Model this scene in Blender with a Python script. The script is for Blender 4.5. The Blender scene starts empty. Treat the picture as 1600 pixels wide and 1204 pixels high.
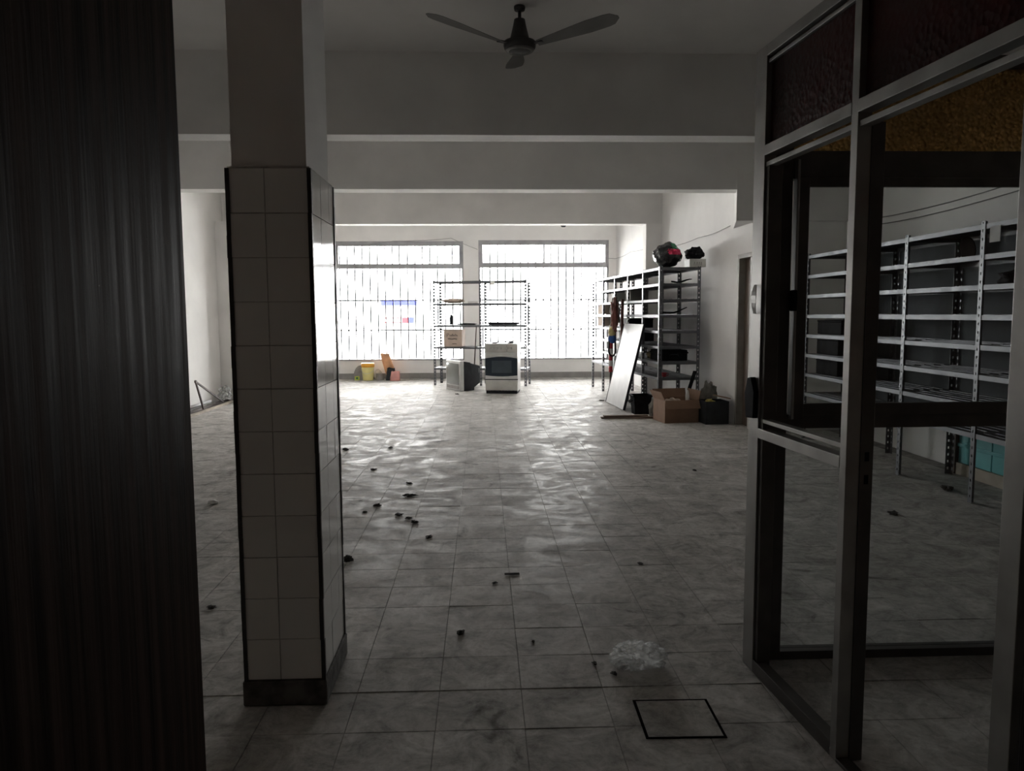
import bpy, math, random
from mathutils import Vector, Matrix, noise
random.seed(7)
S = bpy.context.scene
COL = S.collection
R = math.radians

# ------------------------------------------------------------------ camera, world, light, exposure
def look(yaw, pitch, roll):
    f = Vector((math.sin(yaw) * math.cos(pitch), math.cos(yaw) * math.cos(pitch), math.sin(pitch)))
    r = Vector((math.cos(yaw), -math.sin(yaw), 0)); u = r.cross(f)
    r2 = r * math.cos(roll) - u * math.sin(roll); u2 = u * math.cos(roll) + r * math.sin(roll)
    return Matrix((r2, u2, -f)).transposed()
cam = bpy.data.cameras.new('camera'); cam.sensor_width = 36; cam.lens = 36 * 1200 / 1600
cam.clip_start = 0.02; cam.clip_end = 300
co = bpy.data.objects.new('camera', cam); COL.objects.link(co)
co.matrix_world = Matrix.Translation((0, 0, 1.4)) @ look(R(2.15), R(-5.33), R(0.3)).to_4x4()
S.camera = co

w = bpy.data.worlds.new('overcast_sky'); S.world = w; w.use_nodes = True
bg = w.node_tree.nodes['Background']
bg.inputs[0].default_value = (1.0, 0.985, 0.965, 1); bg.inputs[1].default_value = 14.0

def portal(x0, x1, z0, z1, y):
    l = bpy.data.lights.new('window_daylight_portal', 'AREA'); l.shape = 'RECTANGLE'
    l.size = x1 - x0; l.size_y = z1 - z0; l.cycles.is_portal = True
    o = bpy.data.objects.new('window_daylight_portal', l); COL.objects.link(o)
    o.location = ((x0 + x1) / 2, y, (z0 + z1) / 2); o.rotation_euler = (R(-90), 0, 0)
W1 = (-3.18, -0.41, 0.40, 2.97); W2 = (-0.08, 2.76, 0.40, 2.99)
portal(*W1, 16.98); portal(*W2, 16.98)

v = S.view_settings
v.view_transform = 'Standard'; v.look = 'None'; v.exposure = 1.1; v.gamma = 1.0; v.use_curve_mapping = False
c = S.cycles
c.max_bounces = 12; c.diffuse_bounces = 8; c.glossy_bounces = 4; c.transmission_bounces = 6
c.transparent_max_bounces = 16; c.caustics_reflective = False; c.caustics_refractive = False
c.sample_clamp_indirect = 40.0; c.use_denoising = True

# ------------------------------------------------------------------ materials
MATS = {}
def mat(name, col, rough=0.6, metal=0.0, var=0.12, scale=5.0, bump=0.0, bscale=40.0, stretch=(1, 1, 1), world=False,
        spec=0.5, rvar=0.0, trans=0.0, col2=None, detail=5.0, ior=1.45):
    if name in MATS: return MATS[name]
    m = bpy.data.materials.new(name); m.use_nodes = True; MATS[name] = m
    n = m.node_tree.nodes; L = m.node_tree.links; p = n['Principled BSDF']
    p.inputs['Roughness'].default_value = rough; p.inputs['Metallic'].default_value = metal
    p.inputs['Specular IOR Level'].default_value = spec; p.inputs['Transmission Weight'].default_value = trans
    p.inputs['IOR'].default_value = ior
    if world: src = n.new('ShaderNodeNewGeometry').outputs['Position']
    else: src = n.new('ShaderNodeTexCoord').outputs['Object']
    mp = n.new('ShaderNodeMapping'); mp.inputs['Scale'].default_value = stretch; L.new(src, mp.inputs[0])
    nz = n.new('ShaderNodeTexNoise'); nz.inputs['Scale'].default_value = scale; nz.inputs['Detail'].default_value = detail
    L.new(mp.outputs[0], nz.inputs['Vector'])
    rp = n.new('ShaderNodeValToRGB'); L.new(nz.outputs['Fac'], rp.inputs[0])
    lo = col2 or tuple(x * (1 - var) for x in col); hi = col if col2 else tuple(min(1, x * (1 + var)) for x in col)
    rp.color_ramp.elements[0].position = 0.35; rp.color_ramp.elements[1].position = 0.65
    rp.color_ramp.elements[0].color = (*lo, 1); rp.color_ramp.elements[1].color = (*hi, 1)
    L.new(rp.outputs[0], p.inputs['Base Color'])
    if rvar:
        mr = n.new('ShaderNodeMapRange'); L.new(nz.outputs['Fac'], mr.inputs[0])
        mr.inputs[1].default_value = 0.3; mr.inputs[2].default_value = 0.7
        mr.inputs[3].default_value = max(0, rough - rvar); mr.inputs[4].default_value = min(1, rough + rvar)
        L.new(mr.outputs[0], p.inputs['Roughness'])
    if bump:
        nb = n.new('ShaderNodeTexNoise'); nb.inputs['Scale'].default_value = bscale; nb.inputs['Detail'].default_value = 4
        L.new(mp.outputs[0], nb.inputs['Vector'])
        b = n.new('ShaderNodeBump'); b.inputs['Strength'].default_value = bump; b.inputs['Distance'].default_value = 0.01
        L.new(nb.outputs['Fac'], b.inputs['Height']); L.new(b.outputs[0], p.inputs['Normal'])
    return m

def floor_mat(name='worn_floor_tile', k=0.95, spec=0.004):
    m = bpy.data.materials.new(name); m.use_nodes = True
    n = m.node_tree.nodes; L = m.node_tree.links; p = n['Principled BSDF']
    pos = n.new('ShaderNodeNewGeometry').outputs['Position']
    def nz(sc, det, dist=0.0, rough=0.55):
        t = n.new('ShaderNodeTexNoise'); t.inputs['Scale'].default_value = sc; t.inputs['Detail'].default_value = det
        t.inputs['Distortion'].default_value = dist; t.inputs['Roughness'].default_value = rough
        L.new(pos, t.inputs['Vector']); return t.outputs['Fac']
    def ramp(src, stops):
        r = n.new('ShaderNodeValToRGB'); L.new(src, r.inputs[0]); e = r.color_ramp.elements
        e[0].position, e[0].color = stops[0][0], (*stops[0][1], 1); e[1].position, e[1].color = stops[1][0], (*stops[1][1], 1)
        for s in stops[2:]:
            q = e.new(s[0]); q.color = (*s[1], 1)
        return r.outputs[0]
    def mix(mode, fac, a, b):
        x = n.new('ShaderNodeMixRGB'); x.blend_type = mode
        if isinstance(fac, float): x.inputs[0].default_value = fac
        else: L.new(fac, x.inputs[0])
        L.new(a, x.inputs[1]); L.new(b, x.inputs[2]); return x.outputs[0]
    large = nz(0.9, 5, 0.6); mid = nz(5.5, 10, 1.0, 0.74); fine = nz(30, 7, 0.3, 0.7)
    base = ramp(mid, [(0.30, (0.30 * k, 0.29 * k, 0.275 * k)), (0.68, (0.86 * k, 0.84 * k, 0.81 * k))])
    base = mix('MULTIPLY', 0.35, base, ramp(large, [(0.36, (0.55, 0.54, 0.52)), (0.6, (1, 1, 1))]))
    base = mix('MULTIPLY', 0.5, base, ramp(fine, [(0.33, (0.5, 0.48, 0.46)), (0.52, (1, 1, 1))]))
    stain = nz(2.3, 6, 2.0, 0.6)
    base = mix('MULTIPLY', 0.75, base, ramp(stain, [(0.27, (0.25, 0.24, 0.23)), (0.36, (1, 1, 1))]))
    oi = n.new('ShaderNodeObjectInfo')
    base = mix('MULTIPLY', 0.18, base, ramp(oi.outputs['Random'], [(0.0, (0.6, 0.6, 0.6)), (1.0, (1.0, 1.0, 1.0))]))
    L.new(base, p.inputs['Base Color'])
    rr = n.new('ShaderNodeMapRange'); L.new(nz(3.2, 8, 1.5, 0.65), rr.inputs[0])
    rr.inputs[1].default_value = 0.36; rr.inputs[2].default_value = 0.62; rr.inputs[3].default_value = 0.28; rr.inputs[4].default_value = 0.62
    L.new(rr.outputs[0], p.inputs['Roughness']); p.inputs['Specular IOR Level'].default_value = spec
    b = n.new('ShaderNodeBump'); b.inputs['Strength'].default_value = 0.22; b.inputs['Distance'].default_value = 0.004
    L.new(nz(17, 9, 0.6, 0.65), b.inputs['Height']); L.new(b.outputs[0], p.inputs['Normal'])
    return m

def glass_mat(name, tint=(0.92, 0.94, 0.94), gloss=1.0, rough=0.02):
    m = bpy.data.materials.new(name); m.use_nodes = True; n = m.node_tree.nodes; L = m.node_tree.links
    n.remove(n['Principled BSDF']); out = n['Material Output']
    t = n.new('ShaderNodeBsdfTransparent'); t.inputs[0].default_value = (*tint, 1)
    g = n.new('ShaderNodeBsdfGlossy'); g.inputs['Roughness'].default_value = rough
    tc = n.new('ShaderNodeTexCoord'); nz = n.new('ShaderNodeTexNoise'); nz.inputs['Scale'].default_value = 3
    L.new(tc.outputs['Object'], nz.inputs['Vector'])
    rp = n.new('ShaderNodeValToRGB'); L.new(nz.outputs['Fac'], rp.inputs[0])
    rp.color_ramp.elements[0].color = (0.85 * gloss,) * 3 + (1,); rp.color_ramp.elements[1].color = (0.95 * gloss,) * 3 + (1,)
    L.new(rp.outputs[0], g.inputs[0])
    fr = n.new('ShaderNodeFresnel'); fr.inputs[0].default_value = 1.45
    mx = n.new('ShaderNodeMixShader'); L.new(fr.outputs[0], mx.inputs[0]); L.new(t.outputs[0], mx.inputs[1]); L.new(g.outputs[0], mx.inputs[2])
    L.new(mx.outputs[0], out.inputs[0]); return m

def film_mat():
    m = bpy.data.materials.new('thin_plastic_film'); m.use_nodes = True; n = m.node_tree.nodes; L = m.node_tree.links
    n.remove(n['Principled BSDF']); out = n['Material Output']
    tc = n.new('ShaderNodeTexCoord'); nz = n.new('ShaderNodeTexNoise'); nz.inputs['Scale'].default_value = 22; nz.inputs['Detail'].default_value = 5
    L.new(tc.outputs['Object'], nz.inputs['Vector'])
    b = n.new('ShaderNodeBump'); b.inputs['Strength'].default_value = 0.6; b.inputs['Distance'].default_value = 0.01; L.new(nz.outputs['Fac'], b.inputs['Height'])
    t = n.new('ShaderNodeBsdfTransparent'); t.inputs[0].default_value = (0.9, 0.9, 0.9, 1)
    tl = n.new('ShaderNodeBsdfTranslucent'); tl.inputs[0].default_value = (0.85, 0.86, 0.85, 1)
    d = n.new('ShaderNodeBsdfDiffuse'); d.inputs[0].default_value = (0.85, 0.86, 0.85, 1)
    g = n.new('ShaderNodeBsdfGlossy'); g.inputs['Roughness'].default_value = 0.25; g.inputs[0].default_value = (0.5, 0.5, 0.5, 1)
    for x in (tl, d, g): L.new(b.outputs[0], x.inputs['Normal'])
    def mix(f, a, c_):
        x = n.new('ShaderNodeMixShader'); x.inputs[0].default_value = f; L.new(a.outputs[0], x.inputs[1]); L.new(c_.outputs[0], x.inputs[2]); return x
    body = mix(0.10, mix(0.6, d, tl), g)
    fac = n.new('ShaderNodeMapRange'); L.new(nz.outputs['Fac'], fac.inputs[0]); fac.inputs[1].default_value = 0.35; fac.inputs[2].default_value = 0.65
    fac.inputs[3].default_value = 0.10; fac.inputs[4].default_value = 0.62
    x = n.new('ShaderNodeMixShader'); L.new(fac.outputs[0], x.inputs[0]); L.new(t.outputs[0], x.inputs[1]); L.new(body.outputs[0], x.inputs[2])
    L.new(x.outputs[0], out.inputs[0]); return m

def pebbled_glass(name, col, bmp=0.4):
    m = bpy.data.materials.new(name); m.use_nodes = True; n = m.node_tree.nodes; L = m.node_tree.links; p = n['Principled BSDF']
    p.inputs['Base Color'].default_value = (*col, 1); p.inputs['Transmission Weight'].default_value = 0.85
    p.inputs['Roughness'].default_value = 0.35; p.inputs['IOR'].default_value = 1.2; p.inputs['Specular IOR Level'].default_value = 0.2
    tc = n.new('ShaderNodeTexCoord'); vo = n.new('ShaderNodeTexVoronoi'); vo.inputs['Scale'].default_value = 55
    L.new(tc.outputs['Object'], vo.inputs['Vector'])
    b = n.new('ShaderNodeBump'); b.inputs['Strength'].default_value = bmp; b.inputs['Distance'].default_value = 0.016 * bmp
    L.new(vo.outputs['Distance'], b.inputs['Height']); L.new(b.outputs[0], p.inputs['Normal']); return m

M_wall = mat('wall_paint', (0.84, 0.83, 0.815), 0.75, var=0.05, scale=1.5, bump=0.08, bscale=25, world=True)
M_ceil = mat('ceiling_paint', (0.78, 0.77, 0.755), 0.85, var=0.06, scale=1.2, bump=0.06, bscale=20, world=True)
M_beam = mat('beam_paint', (0.78, 0.77, 0.755), 0.8, var=0.06, scale=1.6, bump=0.06, bscale=20, world=True)
M_bouncecut = mat('bounce_cutting_brown', (0.10, 0.07, 0.052), 0.7, var=0.2, scale=2, stretch=(6, 6, 0.5), world=True)  # assumed dark brown for the unseen walls, added to cut bounced light
M_base = mat('baseboard_paint', (0.30, 0.29, 0.28), 0.6, var=0.15, scale=4, world=True)
M_floor = floor_mat()
M_grout = mat('floor_grout', (0.26, 0.25, 0.235), 0.9, var=0.3, scale=9, bump=0.3, bscale=60, world=True)
M_ptile = mat('pillar_glazed_tile', (0.80, 0.80, 0.78), 0.07, spec=0.2, var=0.05, scale=2, bump=0.03, bscale=6)
M_pgrout = mat('pillar_grout', (0.5, 0.49, 0.47), 0.85, var=0.2, scale=15)
M_edge = mat('dark_corner_strip', (0.035, 0.033, 0.032), 0.45, var=0.3, scale=12)
M_plinth = mat('dirty_plinth', (0.10, 0.094, 0.086), 0.85, var=0.5, scale=14, bump=0.6, bscale=25)
M_rim = mat('black_joint_mastic', (0.012, 0.011, 0.011), 0.9, var=0.2, spec=0.0)
M_wood = mat('dark_door_veneer', (0.030, 0.020, 0.016), 0.6, spec=0.006, var=0.55, scale=3.0, stretch=(9, 9, 0.35), bump=0.12, bscale=9, rvar=0.12)
M_bdoor = mat('brown_door_paint', (0.17, 0.125, 0.10), 0.55, var=0.2, scale=5, stretch=(3, 3, 0.5))
M_bframe = mat('door_frame_paint', (0.30, 0.275, 0.25), 0.5, var=0.15, scale=5)
M_alu = mat('dull_aluminium', (0.34, 0.335, 0.325), 0.36, metal=0.7, var=0.12, scale=8, rvar=0.08)
M_aludk = mat('dark_aluminium', (0.10, 0.092, 0.086), 0.4, metal=0.6, var=0.15, scale=8)  # darker tone than the other frame aluminium
M_winf = mat('grey_window_frame', (0.36, 0.355, 0.37), 0.5, var=0.1, scale=8)
M_bar = mat('grille_steel', (0.12, 0.12, 0.13), 0.5, metal=0.4, var=0.2, scale=10)
M_glass = glass_mat('clear_glass'); M_wglass = glass_mat('window_glass', (0.985, 0.99, 0.99), 0.9)
M_red = pebbled_glass('red_pebbled_glass', (0.06, 0.008, 0.007), 0.38); M_amb = pebbled_glass('amber_pebbled_glass', (0.34, 0.19, 0.06), 1.0)
M_rack = mat('rack_grey_paint', (0.14, 0.143, 0.155), 0.45, metal=0.45, var=0.12, scale=9, rvar=0.1)
M_post = mat('rack_post_paint', (0.14, 0.143, 0.155), 0.4, metal=0.45, var=0.15, scale=9)
M_rpan = mat('rack_back_panel', (0.07, 0.08, 0.088), 0.7, spec=0.2, var=0.12, scale=4)
M_white = mat('white_enamel', (0.68, 0.68, 0.66), 0.3, var=0.05, scale=6)
M_offw = mat('aged_white', (0.60, 0.59, 0.56), 0.5, var=0.1, scale=6)
M_black = mat('black_plastic', (0.016, 0.016, 0.018), 0.5, spec=0.01, var=0.3, scale=9)
M_blackg = mat('black_glossy_film', (0.012, 0.012, 0.014), 0.18, var=0.3, scale=9, bump=0.25, bscale=14)
M_dark = mat('charcoal_plastic', (0.045, 0.047, 0.053), 0.5, spec=0.03, var=0.15, scale=7)
M_card = mat('brown_cardboard', (0.27, 0.165, 0.11), 0.85, var=0.1, scale=6)
M_cardp = mat('pale_cardboard', (0.50, 0.40, 0.33), 0.85, var=0.1, scale=6)
M_paper = mat('white_paper', (0.72, 0.71, 0.68), 0.8, var=0.06, scale=6)
M_ink = mat('marker_ink', (0.06, 0.05, 0.05), 0.7, var=0.1)
M_grey = mat('grey_sacking', (0.22, 0.21, 0.19), 0.9, var=0.25, scale=10, bump=0.4, bscale=30)
M_screen = mat('tv_screen_glass', (0.20, 0.21, 0.20), 0.12, var=0.05)
M_oven = mat('oven_dark_glass', (0.03, 0.04, 0.055), 0.15, var=0.1)
M_ovenp = mat('oven_window_glass', (0.07, 0.085, 0.10), 0.12, var=0.1)
M_yel = mat('cream_bucket_plastic', (0.78, 0.70, 0.30), 0.4, var=0.08)
M_org = mat('orange_lid_plastic', (0.85, 0.42, 0.05), 0.4, var=0.08)
M_lime = mat('lime_carton', (0.55, 0.62, 0.10), 0.6, var=0.1)
M_green = mat('print_green', (0.01, 0.17, 0.06), 0.4, var=0.1)
M_pink = mat('print_red', (0.42, 0.01, 0.06), 0.4, var=0.1)
M_rose = mat('pink_paper', (0.62, 0.30, 0.27), 0.8, var=0.15)
M_kraft = mat('orange_kraft_paper', (0.62, 0.33, 0.18), 0.8, var=0.2)
M_stone = mat('grey_stone', (0.30, 0.285, 0.27), 0.8, var=0.15, scale=9)
M_film = film_mat()
M_fan = mat('fan_dark_enamel', (0.04, 0.038, 0.038), 0.45, var=0.15)
M_blade = mat('fan_blade_metal', (0.16, 0.157, 0.154), 0.35, metal=0.5, var=0.15)
M_redm = mat('red_enamel', (0.35, 0.02, 0.03), 0.5, var=0.1)
M_maroon = mat('maroon_wood', (0.16, 0.055, 0.045), 0.6, var=0.2)
M_plank = mat('dusty_brown_plank', (0.20, 0.145, 0.115), 0.8, var=0.25, scale=5, stretch=(1, 8, 8))
M_camo = mat('camouflage_fabric', (0.42, 0.34, 0.20), 0.9, col2=(0.10, 0.10, 0.055), scale=16)
M_blue = mat('blue_fabric', (0.03, 0.10, 0.32), 0.8, var=0.2)
M_straw = mat('straw_bristle', (0.50, 0.42, 0.20), 0.85, var=0.2, scale=20)
M_teal = mat('turquoise_plastic', (0.16, 0.50, 0.52), 0.22, var=0.12, scale=4)
M_beige = mat('beige_concrete', (0.42, 0.37, 0.31), 0.85, var=0.15, scale=7)
M_rust = mat('dark_rusty_steel', (0.07, 0.052, 0.045), 0.6, metal=0.3, var=0.35, scale=12)
M_tube = mat('lamp_tube_glass', (0.85, 0.85, 0.88), 0.15, var=0.03)
M_cable = mat('grey_cable', (0.25, 0.245, 0.24), 0.6, var=0.1)
M_deb = mat('dark_debris', (0.045, 0.04, 0.035), 0.85, var=0.4, scale=20)
M_asph = mat('street_concrete', (0.78, 0.775, 0.76), 0.9, var=0.15, scale=2)
M_fac = mat('pale_facade', (0.75, 0.74, 0.73), 0.9, var=0.05, scale=1)
M_sign = mat('blue_sign_paint', (0.028, 0.032, 0.22), 0.8, spec=0.0, var=0.08)
M_signr = mat('red_sign_paint', (0.22, 0.025, 0.03), 0.8, spec=0.0, var=0.08)

# ------------------------------------------------------------------ mesh helpers
class MB:
    def __init__(s): s.v = []; s.f = []
    def add(s, vs, fs):
        o = len(s.v); s.v += [tuple(p) for p in vs]; s.f += [tuple(i + o for i in q) for q in fs]; return s
    def box(s, x0, x1, y0, y1, z0, z1):
        return s.hexa([(x0, y0, z0), (x1, y0, z0), (x1, y1, z0), (x0, y1, z0), (x0, y0, z1), (x1, y0, z1), (x1, y1, z1), (x0, y1, z1)])
    def hexa(s, p): return s.add(p, [(0, 3, 2, 1), (4, 5, 6, 7), (0, 1, 5, 4), (1, 2, 6, 5), (2, 3, 7, 6), (3, 0, 4, 7)])
    def obox(s, m, sx, sy, sz):
        p = [m @ Vector((a * sx / 2, b * sy / 2, d * sz / 2)) for d in (-1, 1) for a, b in ((-1, -1), (1, -1), (1, 1), (-1, 1))]
        return s.hexa(p)
    def bar(s, a, b, w, h=None):
        a = Vector(a); b = Vector(b); h = h or w; d = (b - a); z = d.normalized()
        x = z.cross(Vector((0, 0, 1))); x = x.normalized() if x.length > 1e-4 else Vector((1, 0, 0)); y = z.cross(x)
        m = Matrix((x, y, z)).transposed().to_4x4(); m.translation = (a + b) / 2
        return s.obox(m, w, h, d.length)
    def tube(s, pts, r, n=8):
        P = [Vector(p) for p in pts]; rs = r if isinstance(r, (list, tuple)) else [r] * len(P); rings = []
        for i, p in enumerate(P):
            t = (P[min(i + 1, len(P) - 1)] - P[max(i - 1, 0)]).normalized()
            x = t.cross(Vector((0.13, 0.31, 0.94))).normalized(); y = t.cross(x)
            rings.append([p + (x * math.cos(6.28319 * k / n) + y * math.sin(6.28319 * k / n)) * rs[i] for k in range(n)])
        fs = []
        for i in range(len(P) - 1):
            for k in range(n): fs.append((i * n + k, i * n + (k + 1) % n, (i + 1) * n + (k + 1) % n, (i + 1) * n + k))
        fs.append(tuple(range(n - 1, -1, -1))); fs.append(tuple((len(P) - 1) * n + k for k in range(n)))
        return s.add([q for g in rings for q in g], fs)
    def lathe(s, prof, n=24, c=(0, 0, 0), sx=1, sy=1):
        vs = [(c[0] + r * sx * math.cos(6.28319 * k / n), c[1] + r * sy * math.sin(6.28319 * k / n), c[2] + z) for r, z in prof for k in range(n)]
        fs = [(i * n + k, i * n + (k + 1) % n, (i + 1) * n + (k + 1) % n, (i + 1) * n + k) for i in range(len(prof) - 1) for k in range(n)]
        fs.append(tuple(range(n - 1, -1, -1))); fs.append(tuple((len(prof) - 1) * n + k for k in range(n)))
        return s.add(vs, fs)
    def prism(s, poly, h0, h1, m=None):
        n = len(poly); m = m or Matrix()
        vs = [m @ Vector((x, y, h0)) for x, y in poly] + [m @ Vector((x, y, h1)) for x, y in poly]
        return s.add(vs, [tuple(range(n - 1, -1, -1)), tuple(range(n, 2 * n))] + [(i, (i + 1) % n, n + (i + 1) % n, n + i) for i in range(n)])
    def blob(s, c, r, amp=0.25, freq=2.0, seed=0, sub=3, floor=None, ridge=False):
        import bmesh
        bm = bmesh.new(); bmesh.ops.create_icosphere(bm, subdivisions=sub, radius=1); vs = []
        for q in bm.verts:
            d = q.co.normalized(); k = noise.fractal(d * freq + Vector((seed * 7.3, seed * 1.7, seed)), 0.9, 2.1, 4)
            if ridge: k = 0.5 - abs(k) * 1.6
            p = Vector(c) + Vector((d.x * r[0], d.y * r[1], d.z * r[2])) * (1 + amp * k)
            if floor is not None: p.z = max(p.z, floor)
            vs.append(p)
        fs = [tuple(q.index for q in f.verts) for f in bm.faces]; bm.free(); return s.add(vs, fs)
    def mesh(s, name, smooth=False):
        me = bpy.data.meshes.new(name); me.from_pydata(s.v, [], s.f)
        import bmesh
        bm = bmesh.new(); bm.from_mesh(me); bmesh.ops.recalc_face_normals(bm, faces=bm.faces); bm.to_mesh(me); bm.free()
        if smooth:
            for p in me.polygons: p.use_smooth = True
        return me
    def build(s, name, m, parent=None, smooth=False, bevel=0.0, loc=None, rz=0.0):
        o = link(name, s.mesh(name, smooth), m, parent)
        if loc is not None: o.location = loc
        o.rotation_euler = (0, 0, rz)
        if bevel:
            b = o.modifiers.new('edge', 'BEVEL'); b.width = bevel; b.segments = 2; b.limit_method = 'ANGLE'; b.angle_limit = R(40)
        if smooth == 'auto': pass
        return o
def link(name, me, m, parent=None):
    o = bpy.data.objects.new(name, me); COL.objects.link(o)
    if m and not me.materials: me.materials.append(m)
    o.parent = parent; return o
def box(*a): return MB().box(*a)
def empty(name, loc=(0, 0, 0), rz=0.0):
    o = bpy.data.objects.new(name, None); COL.objects.link(o); o.location = loc; o.rotation_euler = (0, 0, rz); o.empty_display_size = 0.1
    return o
def tag(o, label, cat=None, group=None, kind=None):
    o['label'] = label
    if cat: o['category'] = cat
    if group: o['group'] = group
    if kind: o['kind'] = kind
    return o
def struct(o, label=None):
    o['kind'] = 'structure'
    if label: o['label'] = label
    return o

# ------------------------------------------------------------------ the room shell
CEIL = 3.43; YW = 16.85; XL = -4.30; XR = 4.25
struct(box(XL - 0.2, XR + 0.2, -1.7, YW + 0.3, CEIL, CEIL + 0.2).build('ceiling', M_ceil), 'plain painted concrete ceiling of the hall')
struct(box(XL - 0.2, XL, -1.7, YW + 0.3, -0.1, CEIL).build('wall_left', M_wall), 'plain white painted side wall with a pale kerb')
# window wall: built around two openings
b = MB(); Y0, Y1 = YW, YW + 0.22
b.box(XL - 0.2, W1[0], Y0, Y1, 0, CEIL).box(W1[1], W2[0], Y0, Y1, 0, CEIL).box(W2[1], XR, Y0, Y1, 0, CEIL)
b.box(W1[0], W1[1], Y0, Y1, 0, W1[2]).box(W1[0], W1[1], Y0, Y1, W1[3], CEIL)
b.box(W2[0], W2[1], Y0, Y1, 0, W2[2]).box(W2[0], W2[1], Y0, Y1, W2[3], CEIL)
struct(b.build('wall_back', M_wall), 'white end wall with two wide barred windows')
# side wall with the brown door: slightly askew, X 3.19 at the door, 2.93 at the window wall
def wx(y): return 3.19 - 0.0335 * (y - 9.0)
DY0, DY1, DZ = 8.985, 9.50, 2.11
b = MB()
def wallseg(y0, y1, z0, z1):
    b.hexa([(wx(y0), y0, z0), (wx(y0) + 0.2, y0, z0), (wx(y1) + 0.2, y1, z0), (wx(y1), y1, z0),
            (wx(y0), y0, z1), (wx(y0) + 0.2, y0, z1), (wx(y1) + 0.2, y1, z1), (wx(y1), y1, z1)])
wallseg(8.94, DY0, 0, CEIL); wallseg(DY1, YW, 0, CEIL); wallseg(DY0, DY1, DZ, CEIL)
struct(b.build('wall_right', M_wall), 'white side wall with a brown door beside the shelving')
b = MB(); b.box(3.19, XR, 8.94, 9.12, 0, CEIL); b.box(XR, XR + 0.2, -1.7, 9.12, 0, CEIL)
struct(b.build('wall_side', M_wall), 'recessed grey wall behind the shelving seen through glass')
b = MB(); b.box(XL, -0.50, 0.28, 0.42, 0, CEIL).box(0.66, XR, 0.28, 0.42, 0, CEIL).box(-0.50, 0.66, 0.28, 0.42, 2.12, CEIL)
struct(b.build('wall_front', M_bouncecut), 'unseen entrance wall with the doorway, made dark brown to cut bounced light')
b = MB(); b.box(XL, XR, -1.7, -1.6, 0, CEIL).box(-1.3, -1.2, -1.6, 0.28, 0, CEIL).box(1.2, 1.3, -1.6, 0.28, 0, CEIL)
struct(b.build('wall_corridor', M_bouncecut), 'unseen corridor wall outside the entrance doorway, made dark brown to cut bounced light')
# beams
struct(box(XL, XR, 6.20, 6.43, 2.80, CEIL).build('trim_1', M_beam), 'deep painted ceiling beam beyond the ceiling fan')
struct(box(XL, XR, 8.90, 9.16, 2.81, CEIL).build('trim_2', M_beam), 'middle painted ceiling beam between the two others')
struct(box(XL, 3.05, 13.10, 13.36, 2.905, CEIL).build('trim_3', M_beam), 'pale ceiling beam closest to the barred windows')
b = MB().prism([(2.93, 8.88), (XR, 8.88), (XR, 9.12), (3.30, 9.70), (3.18, 9.75)], 2.455, CEIL)
struct(b.build('trim_4', M_beam), 'dropped beam stub with a cut-off corner above the brown door')
struct(box(2.78, 3.10, 13.10, 13.36, 0, 2.905).build('trim_5', M_wall), 'shallow white wall column behind the shelving')
struct(box(XL, -3.95, 12.72, 13.36, 0, 2.905).build('trim_6', M_wall), 'white wall column beyond the plastic bag')
struct(box(XL, 2.95, YW - 0.02, YW, 0, 0.12).build('baseboard_back', M_base), 'grey painted skirting under the windows')
struct(box(-4.075, -4.035, 8.0, 12.72, 0.0, 0.03).build('trim_7', M_beige), 'pale kerb strip along the side wall')

# ------------------------------------------------------------------ floor: grout bed with single tiles
floor = struct(box(XL - 0.2, XR + 0.2, -1.7, YW + 0.3, -0.12, -0.0045).build('floor', M_grout), 'worn grey square floor tiles with dark joints')
PX, PY, OX, OY = 0.305, 0.2775, 0.132, 2.762
tm = MB().add([(-.1515, -.1377, -.014), (.1515, -.1377, -.014), (.1515, .1377, -.014), (-.1515, .1377, -.014),
               (-.1515, -.1377, -.001), (.1515, -.1377, -.001), (.1515, .1377, -.001), (-.1515, .1377, -.001),
               (-.1500, -.1362, 0), (.1500, -.1362, 0), (.1500, .1362, 0), (-.1500, .1362, 0)],
              [(8, 9, 10, 11)] + [(i, (i + 1) % 4, 4 + (i + 1) % 4, 4 + i) for i in range(4)] + [(4 + i, 4 + (i + 1) % 4, 8 + (i + 1) % 4, 8 + i) for i in range(4)]).mesh('tile')
tm.materials.append(M_floor)
cells = []
for j in range(-16, 52):
    for i in range(-15, 15):
        x = OX + (i + 0.5) * PX; y = OY + (j + 0.5) * PY
        if x - PX / 2 < XL - 0.15 or x + PX / 2 > XR + 0.1 or y > YW: continue
        px = 754 + 1200 * x / max(y, 0.1)
        seen = y > 2.2 and 310 < px < 1590 and not (-0.9 < x < -0.6 and y < 3.2) and px - 754 > -440
        cells.append((0 if seen else 1, y, x))
cells.sort(); far = MB(); n_t = 0
for k, (s_, y, x) in enumerate(cells):
    dz = -0.0015 if y < OY else 0.0
    if s_ == 0 and n_t < 298:
        o = bpy.data.objects.new('tile', tm); COL.objects.link(o); o.parent = floor; n_t += 1
        o.location = (x, y, dz + random.uniform(-0.0012, 0.0008))
        o.rotation_euler = (random.gauss(0, 0.0016), random.gauss(0, 0.0016), random.gauss(0, 0.002))
    else:
        a, d = .1513, .1375; z = dz + random.uniform(-0.001, 0.0006); tx = random.gauss(0, .0004); ty = random.gauss(0, .0004)
        P = [(x - a, y - d), (x + a, y - d), (x + a, y + d), (x - a, y + d)]
        far.add([(p, q, -.014) for p, q in P] + [(p, q, z + (p - x) * tx * 4 + (q - y) * ty * 4) for p, q in P],
                [(4, 5, 6, 7)] + [(i, (i + 1) % 4, 4 + (i + 1) % 4, 4 + i) for i in range(4)])
o = far.build('distant_tile_field', M_floor, floor); o['kind'] = 'stuff'
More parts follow.
